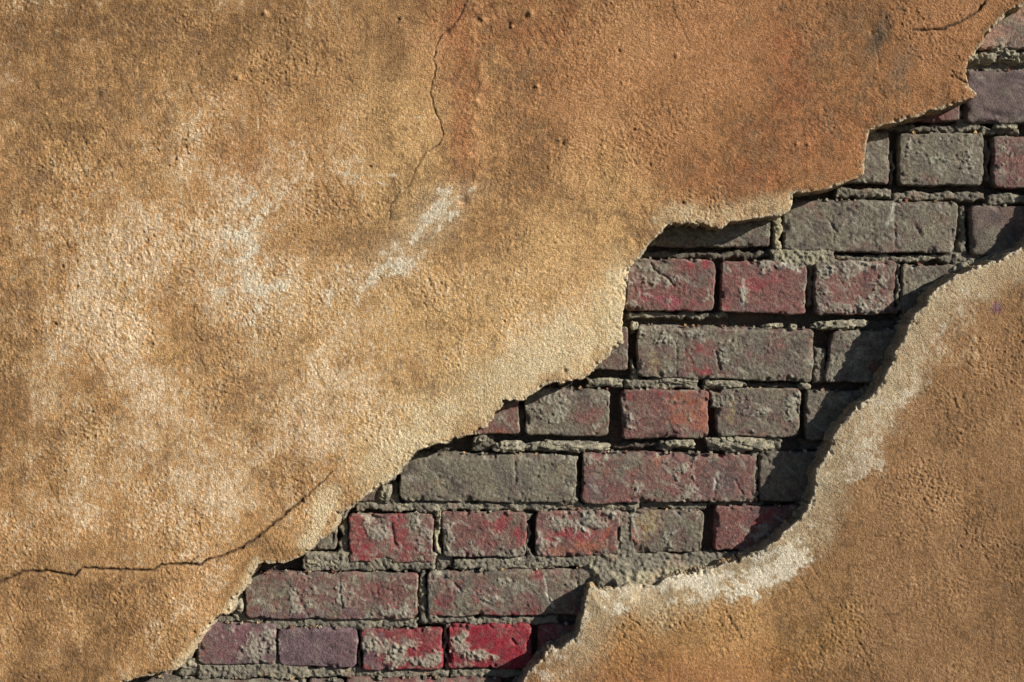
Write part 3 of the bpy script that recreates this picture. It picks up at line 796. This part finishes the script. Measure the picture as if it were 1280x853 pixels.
def make_brick(i, spec):
    tl, tr, br, bl, film, lime, bev, fwd, rad, base, label = spec
    tl, tr, br, bl = (np.array(p, np.float32) for p in (tl, tr, br, bl))
    cen = (tl + tr + br + bl) / 4
    W = (np.linalg.norm(tr - tl) + np.linalg.norm(br - bl)) / 2
    H = (np.linalg.norm(bl - tl) + np.linalg.norm(br - tr)) / 2
    step = 1.2 if cen[1] < 880 and cen[0] < 1300 else 3.0
    nu, nv = int(W / step) + 1, int(H / step) + 1
    a, b = W / 2, H / 2
    lx, ly = np.meshgrid(np.linspace(-a, a, nu), np.linspace(-b, b, nv))
    lx = lx.ravel().astype(np.float32)
    ly = ly.ravel().astype(np.float32)
    r = rad
    qx, qy = np.abs(lx) - (a - r), np.abs(ly) - (b - r)
    m = (qx > 0) & (qy > 0)
    k = np.maximum(qx, qy) / (np.sqrt(qx * qx + qy * qy) + 1e-9)
    nx_ = np.where(m, (a - r) + qx * k, np.abs(lx)) * np.sign(lx)
    ny_ = np.where(m, (b - r) + qy * k, np.abs(ly)) * np.sign(ly)
    # distance to the rounded outline
    qx, qy = np.abs(nx_) - (a - r), np.abs(ny_) - (b - r)
    e = r - (np.sqrt(np.maximum(qx, 0) ** 2 + np.maximum(qy, 0) ** 2) + np.minimum(np.maximum(qx, qy), 0))
    u = (nx_ / a + 1) / 2
    v = (ny_ / b + 1) / 2
    P = (tl[None] * ((1 - u) * (1 - v))[:, None] + tr[None] * (u * (1 - v))[:, None] + bl[None] * ((1 - u) * v)[:, None] + br[None] * (u * v)[:, None])
    x = P[:, 0].copy()
    y = P[:, 1].copy()
    wx = 2.0 * perlin(x, y, 26, 221 + i) + 0.9 * perlin(x, y, 8, 222)
    wy = 1.8 * perlin(x, y, 30, 223 + i) + 0.9 * perlin(x, y, 8, 224)
    x += wx
    y += wy
    rough = 0.42 + 0.6 * min(1, film + lime)
    h = rough * (0.45 * fbm(x, y, 12, 3, 231, .75) + 0.42 * perlin(x, y, 4.4, 229) + 0.34 * perlin(x, y, 2.8, 232)) + 1.3 * fbm(x, y, 70, 2, 233 + i)
    h -= 0.9 * ss(0.25, 0.55, perlin(x + 5 * perlin(x, y, 9, 228), y, 24, 234)) * rough * ss(-0.2, 0.3, perlin(x, y, 5, 227))
    h += (np.float32(((i * 37) % 11 - 5) / 5) * 0.010 * nx_ + np.float32(((i * 53) % 7 - 3) / 3) * 0.012 * ny_)
    h -= 0.7 * (1 - ss(0.02, 0.07, worley(x, y, 44, 235)))      # pits
    for pts, wd, dp in GROOVE:
        h -= dp * np.exp(-(line_dist(x + 1.5 * perlin(x, y, 7, 236), y + 1.5 * perlin(x, y, 7, 237), pts) / wd) ** 2)
    # rounded arrises and chips
    rr = 1.9 + 0.9 * perlin(x, y, 15, 238)
    t = np.clip(1 - e / rr, 0, 1)
    h -= rr * 0.9 * (1 - np.sqrt(np.maximum(1 - t * t, 0)))
    bv_ = bev if bev > 3 else 1.2
    top = np.clip(1 - (ny_ + b) / (bv_ * 1.3), 0, 1)
    h -= bv_ * 0.8 * top
    chip = ss(0.22, 0.5, perlin(x, y, 21, 239 + i) + 0.35 * perlin(x, y, 6, 226)) * (1 - ss(0, 8 + 5 * perlin(x, y, 30, 225), e))
    h -= 3.6 * chip
    col, fm, lm = brick_colour(x, y, h, i, base, film, lime)
    h += 0.9 * lm * (0.6 + 0.8 * perlin(x, y, 4, 240))
    for (bx, by, rx, ry, s) in LIME:
        if bx + 2 * rx < x.min() or bx - 2 * rx > x.max() or by + 2 * ry < y.min() or by - 2 * ry > y.max():
            continue
        k = s * blob(x, y, bx, by, rx * 1.2, ry * 1.2, 0, 0.8)
        h += (1.0 + 0.9 * perlin(x, y, 4, 241)) * flake(x, y, 0.95 * k, 320, 16, .2) * ss(0.02, 0.12, k)
    d = D_BRICK - fwd * 0.001 - h * S
    V = world(x, y, np.full_like(x, D_BRICK))
    V[:, 1] = d
    idx = np.arange(nu * nv).reshape(nv, nu)
    quads = np.stack([idx[:-1, :-1], idx[1:, :-1], idx[1:, 1:], idx[:-1, 1:]], -1).reshape(-1, 4)
    ring = np.concatenate([idx[0, :], idx[1:, -1], idx[-1, -2::-1], idx[-2:0:-1, 0]])
    Vs, Cs, Q = [V], [col], [quads]
    prev = ring
    basei = len(V)
    for kk, dd in enumerate((0.006, 0.014, 0.024, 0.06)):
        R = V[ring].copy()
        cx_, cz_ = R[:, 0].mean(), R[:, 2].mean()
        R[:, 1] = d[ring] + dd
        R[:, 0] += 0.0009 * perlin(x[ring] + 40 * kk, y[ring], 9, 243)
        R[:, 2] += 0.0009 * perlin(x[ring], y[ring] + 40 * kk, 9, 244)
        Vs.append(R)
        Cs.append(col[ring] * 0.9)
        cur = basei + np.arange(len(ring))
        Q.append(np.stack([prev, np.roll(prev, -1), np.roll(cur, -1), cur], -1))
        prev = cur
        basei += len(ring)
    V = np.concatenate(Vs)
    V[:, 1] -= 0.2
    o = build("brick", V, np.concatenate(Q), np.concatenate(Cs), M_BRICK, wall)
    if label:
        o["label"] = label
    return o


for i, sp in enumerate(BRICKS):
    make_brick(i, sp)

# ------------------------------------------------------------------ mortar bed
FILL = [  # x0, y0, x1, y1, recess mm behind the brick faces
    (1100, 153, 1232, 165, 5), (1195, 148, 1225, 165, 2), (1225, 157, 1278, 168, 2), (1200, 125, 1210, 160, 8), (1165, 136, 1206, 152, 4),
    (1043, 234, 1118, 248, 1.5), (1118, 238, 1236, 251, 3), (1236, 240, 1300, 256, 3.5), (1233, 175, 1240, 230, 5), (1113, 185, 1120, 232, 5),
    (967, 268, 979, 312, 0), (1199, 257, 1212, 316, 3.5), (1180, 310, 1215, 330, 6), (800, 313, 1000, 323, 6.5), (963, 310, 1046, 334, -0.5), (1046, 317, 1196, 328, 3.0),
    (1010, 332, 1019, 384, 5), (1120, 328, 1128, 392, 2), (782, 389, 910, 399, 4), (1195, 315, 1260, 345, 3), (1150, 335, 1200, 362, 5),
    (786, 447, 796, 476, 2), (786, 404, 796, 420, 5), (1017, 433, 1036, 480, 2.5), (735, 473, 784, 486, 0.5), (784, 473, 874, 487, 0.5), (880, 475, 932, 487, 0.8), (995, 478, 1014, 487, 2), (932, 478, 1010, 486, 9),
    (886, 487, 920, 512, -0.8), (823, 551, 868, 562, 3), (884, 545, 978, 566, 1), (590, 545, 620, 565, 6), (764, 552, 830, 562, 9), (640, 505, 656, 545, 8), (620, 505, 645, 530, 3),
    (711, 570, 721, 610, 0), (695, 606, 722, 632, 0), (938, 565, 949, 626, 0.8), (720, 600, 728, 630, 8),
    (440, 627, 700, 641, 0.8), (690, 628, 800, 640, 1.5), (800, 628, 885, 640, 4), (885, 626, 960, 635, 6), (455, 618, 500, 640, 2.5), (482, 598, 500, 630, 6),
    (423, 640, 436, 706, 1.0), (542, 638, 552, 692, 0), (656, 642, 664, 702, 0.8), (773, 642, 796, 703, -0.6), (767, 640, 786, 660, 0.2),
    (378, 690, 545, 716, 0.2), (565, 697, 662, 714, 0.3), (655, 694, 745, 711, 0.2), (740, 690, 945, 722, -0.3), (545, 690, 565, 714, 4), (876, 688, 900, 700, 4),
    (735, 704, 905, 750, -5), (745, 714, 900, 752, -13), (765, 719, 905, 756, -22), (748, 700, 890, 745, -2), (522, 714, 534, 776, 1.2), (534, 758, 552, 780, 0.3), (330, 772, 520, 788, 0.5), (520, 770, 700, 783, 0.8), (335, 782, 347, 832, 1), (446, 786, 452, 838, 1.5), (554, 782, 561, 838, 1.5),
    (240, 800, 250, 832, 2), (215, 828, 300, 848, 1), (245, 828, 385, 850, 0), (375, 834, 455, 850, 1.8), (450, 836, 560, 850, 1), (560, 836, 660, 850, 1.5), (370, 845, 386, 870, 3), (288, 740, 308, 775, 3), (265, 770, 330, 782, 1.5), (660, 772, 700, 784, 3), (700, 768, 760, 784, 9),
    (1030, 400, 1120, 415, 9), (1120, 395, 1150, 415, 8), (946, 688, 1000, 720, 3), (1205, 48, 1300, 90, 3), (1000, 548, 1050, 566, 8),
    (160, 838, 215, 850, 3),
]


def mortar_recess(x, y):
    r = np.full(x.shape, 23.0, np.float32) + 2.5 * fbm(x, y, 20, 2, 301)
    jx = x + 5.0 * perlin(x, y, 16, 302) + 2.6 * perlin(x, y, 6, 303)
    jy = y + 3.2 * perlin(x, y, 18, 304) + 2.2 * perlin(x, y, 7, 305)
    for x0, y0, x1, y1, v in FILL:
        v = v + 3.4 if v > 0.4 else v + 1.0
        m = (x > x0 - 14) & (x < x1 + 14) & (y > y0 - 10) & (y < y1 + 10)
        if not m.any():
            continue
        e = np.minimum(np.minimum(jx[m] - x0, x1 - jx[m]), np.minimum(jy[m] - y0, y1 - jy[m]))
        f = ss(-2.0, 2.2, e)
        cur = r[m]
        v = v - 3.0 * np.maximum(0, perlin(x[m], y[m], 20, 306))
        dome = 1.0 * (1 - ss(0, 6, e))
        r[m] = np.minimum(cur, 23 + (v + dome - 23) * f)
    return r


mx = np.arange(140, 1290, 1.3).astype(np.float32)
my = np.arange(-6, 864, 1.3).astype(np.float32)
MX, MY = np.meshgrid(axis(-60, 140, 1290, 1500, 1.3), axis(-200, -6, 864, 1080, 1.3))
nx, ny = MX.shape[1], MX.shape[0]
x, y = MX.ravel(), MY.ravel()
band = ~(inside(x, y, UPPER_POLY) | inside(x, y, LOWER_POLY))
near = np.zeros(x.shape, bool)
bb = band.reshape(ny, nx)
acc = bb.copy()
for s_ in (1, 2, 4, 8, 12):
    for dy_, dx_ in ((s_, 0), (-s_, 0), (0, s_), (0, -s_)):
        acc |= np.roll(np.roll(acc, dy_, 0), dx_, 1)
q00 = (np.arange(ny - 1)[:, None] * nx + np.arange(nx - 1)[None, :]).ravel()
quads = np.stack([q00, q00 + nx, q00 + nx + 1, q00 + 1], -1)
quads = quads[acc.ravel()[quads].all(1)]
used = np.zeros(len(x), bool)
used[quads.ravel()] = True
remap = -np.ones(len(x), np.int64)
remap[used] = np.arange(used.sum())
quads = remap[quads]
x, y = x[used], y[used]
rc = mortar_recess(x, y)
g = 1 + 0 * x
rough = 1.6 * fbm(x, y, 15, 3, 311, .6) + 1.2 * perlin(x, y, 5.0, 312) + 0.9 * perlin(x, y, 3.0, 313) + 1.3 * (0.5 - worley(x, y, 6.0, 314))
d = D_BRICK + rc * 0.001 - rough * 0.00105
V = world(x, y, np.full_like(x, D_BRICK))
V[:, 1] = d
f = fbm(x, y, 40, 3, 321)
c = np.tile(np.array((0.205, 0.182, 0.138), np.float32), (len(x), 1))
c = mix(c, (0.135, 0.120, 0.095), ss(-0.2, 0.45, f))
c = mix(c, (0.33, 0.295, 0.195), 0.6 * ss(0.05, 0.5, fbm(x, y, 16, 3, 322)))
c = mix(c, (0.08, 0.063, 0.05), 0.9 * ss(5.5, 12, rc))  # deep joints coloured darker to strengthen their shadow
for (bx, by, rx, ry, s) in ((972, 290, 8, 24, .8), (1000, 322, 40, 10, .3), (546, 665, 6, 26, .7), (716, 590, 7, 22, .8), (842, 722, 60, 8, .6), (880, 715, 40, 9, .6)):
    c = mix(c, (0.44, 0.39, 0.24), s * blob(x, y, bx, by, rx, ry, 0, .6, .5 * f))
c = mix(c, (0.20, 0.10, 0.07), 0.3 * ss(0.35, 0.6, perlin(x, y, 24, 323)))
V[:, 1] -= 0.2
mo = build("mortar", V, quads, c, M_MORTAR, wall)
mo["kind"] = "stuff"


# lumps of mortar squeezed out of the joints
LUMPS = [(637, 559, 19, 7, 7, 0), (708, 558, 48, 6.5, 6, 1), (1050, 406, 35, 5.5, 6, -3), (850, 555, 18, 5, 4, -3), (1247, 62, 12, 9, 11, -20), (1232, 72, 15, 8, 9, -10),
         (1262, 70, 14, 10, 10, 15), (1218, 73, 7, 7, 8, 0), (1283, 74, 12, 8, 8, 0), (928, 555, 40, 8, 5, 2), (480, 618, 8, 12, 6, 20), (793, 407, 5, 6, 5, 0), (992, 410, 5, 4, 5, 0), (966, 408, 14, 3.5, 4, -4), (1006, 483, 8, 4, 4, 5),
         (395, 703, 14, 8, 4, -10), (420, 706, 10, 7, 4, 5), (300, 757, 5, 9, 5, 10), (1052, 530, 12, 10, 8, -40), (1043, 545, 8, 16, 8, 10), (1258, 158, 14, 4, 4, 4), (487, 598, 9, 5, 6, -30), (600, 549, 9, 4, 4, -10), (233, 832, 12, 6, 4, -20),
         (1205, 333, 20, 5, 5, -20), (1240, 322, 24, 5, 6, -22), (985, 340, 10, 8, 3, 0), (1163, 365, 6, 8, 5, -40), (677, 705, 16, 6, 3, 3), (644, 702, 14, 6, 3, -3), (848, 476, 24, 4.5, 3, 1), (905, 480, 22, 4.5, 3, 2), (756, 478, 20, 5, 3, 0)]


def make_lump(i, cx, cy, a, b, hh, ang):
    nu, nv = max(28, int(a * 3.2)), 22
    th = np.linspace(0, 2 * np.pi, nu, endpoint=False)
    ph = np.linspace(0.06, np.pi / 2 + 0.5, nv)
    T, Pp = np.meshgrid(th, ph)
    ex = 0.62
    sx = np.sign(np.cos(T)) * np.abs(np.cos(T)) ** ex * np.sin(np.minimum(Pp, np.pi / 2)) ** 0.8
    sy = np.sign(np.sin(T)) * np.abs(np.sin(T)) ** ex * np.sin(np.minimum(Pp, np.pi / 2)) ** 0.8
    sz = np.cos(Pp)
    X, Y, Zz = (sx * a).ravel(), (sy * b).ravel(), (sz * hh).ravel()
    n1 = 0.5 * perlin(X + i * 97, Y + Zz, 13, 331) + 0.5 * perlin(X + i * 31, Y - Zz, 5, 332)
    n2 = 0.9 * perlin(X + i * 17, Y + Zz * .7, 3.0, 333) + 0.9 * perlin(X - i * 7, Y - Zz * .7, 4.6, 336)
    k = 1 + 0.55 * n1
    X, Y, Zz = X * (1 + 0.3 * n1), Y * k, Zz * (1 + .6 * n1) + n2
    ca, sa = math.cos(math.radians(ang)), math.sin(math.radians(ang))
    px, py = cx + X * ca - Y * sa, cy + X * sa + Y * ca
    px, py = px.astype(np.float32), py.astype(np.float32)
    V = world(px, py, np.full_like(px, D_BRICK))
    V[:, 1] = D_BRICK + 0.004 - Zz * S - 0.2
    f = fbm(px, py, 14, 3, 334)
    c = np.tile(np.array((0.27, 0.24, 0.175), np.float32), (len(px), 1))
    c = mix(c, (0.165, 0.148, 0.115), ss(-0.1, 0.4, f))
    c = mix(c, (0.40, 0.36, 0.24), 0.7 * ss(0.1, 0.5, perlin(px, py, 7, 335)))
    idx = np.arange(nu * nv).reshape(nv, nu)
    nx2 = np.roll(idx, -1, 1)
    q = np.stack([idx[:-1], idx[1:], nx2[1:], nx2[:-1]], -1).reshape(-1, 4)
    capv = len(V)
    V = np.concatenate([V, V[:nu].mean(0, keepdims=True)])
    c = np.concatenate([c, c[:1]])
    h2 = nu // 2 * 2
    caps = np.stack([np.full(h2 // 2, capv), idx[0, 0:h2:2], idx[0, 1:h2:2], idx[0, (np.arange(2, h2 + 1, 2)) % nu]], -1)
    return build("mortar_lump", V, np.concatenate([q, caps]), c, M_MORTAR, wall)


for i, L in enumerate(LUMPS):
    make_lump(i, *L)

# grit and crumbs lying on the ledges of the bricks
_r = np.random.default_rng(11)
CV, CQ, CC = [], [], []
box = np.array([(-1, -1, -1), (1, -1, -1), (1, 1, -1), (-1, 1, -1), (-1, -1, 1), (1, -1, 1), (1, 1, 1), (-1, 1, 1)], np.float32)
boxq = np.array([(0, 3, 2, 1), (4, 5, 6, 7), (0, 1, 5, 4), (1, 2, 6, 5), (2, 3, 7, 6), (3, 0, 4, 7)])
for sp in BRICKS:
    (tlx, tly), (trx, try_) = sp[0], sp[1]
    for k in range(int((trx - tlx) / 14)):
        t = _r.uniform(0.03, 0.97)
        r = _r.uniform(0.7, 2.0) * (1.5 if _r.random() < 0.12 else 1)
        px, py = tlx + (trx - tlx) * t, tly + (try_ - tly) * t - r * 0.5 + _r.uniform(0, 1.0)
        q = box * _r.uniform(0.6, 1.15, (8, 3)) * r * S
        an = _r.uniform(0, 3.14)
        q[:, [0, 2]] = np.stack([q[:, 0] * math.cos(an) - q[:, 2] * math.sin(an), q[:, 0] * math.sin(an) + q[:, 2] * math.cos(an)], -1)
        o_ = world(np.array([px]), np.array([py]), np.array([D_BRICK]))[0]
        o_[1] = D_BRICK - sp[7] * 0.001 + _r.uniform(0.001, 0.007) - 0.2
        CQ.append(boxq + 8 * len(CV))
        CV.append(q + o_)
        CC.append(np.tile(np.array(((0.30, 0.27, 0.20), (0.20, 0.17, 0.13), (0.42, 0.27, 0.13), (0.24, 0.09, 0.06))[_r.choice(4, p=[.45, .3, .15, .1])], np.float32), (8, 1)))
cr = build("mortar_crumbs", np.concatenate(CV), np.concatenate(CQ), np.concatenate(CC), M_MORTAR, wall, smooth=False)
cr["kind"] = "stuff"

# hidden body of the wall and the ground it stands on
xa, xb = (X0 - 640) * S, (X1 - 640) * S
zt = ZC - (YT - 426.5) * S
bv = np.array([(xa, 0.066, 0), (xb, 0.066, 0), (xb, 0.066, zt), (xa, 0.066, zt), (xa, 0.36, 0), (xb, 0.36, 0), (xb, 0.36, zt), (xa, 0.36, zt)], np.float32)
bv[:, 1] -= 0.2
bq = [(0, 1, 2, 3), (5, 4, 7, 6), (4, 0, 3, 7), (1, 5, 6, 2), (3, 2, 6, 7)]
cc = np.tile(np.array((0.20, 0.16, 0.12), np.float32), (8, 1))
build("masonry_core", bv, np.array(bq), cc, M_MORTAR, wall, smooth=False)
gv = np.array([(-60, -60, -0.002), (60, -60, -0.002), (60, 60, -0.002), (-60, 60, -0.002)], np.float32)
gr = build("ground", gv, np.array([(0, 1, 2, 3)]), None, M_GROUND, smooth=False)
gr["kind"] = "structure"
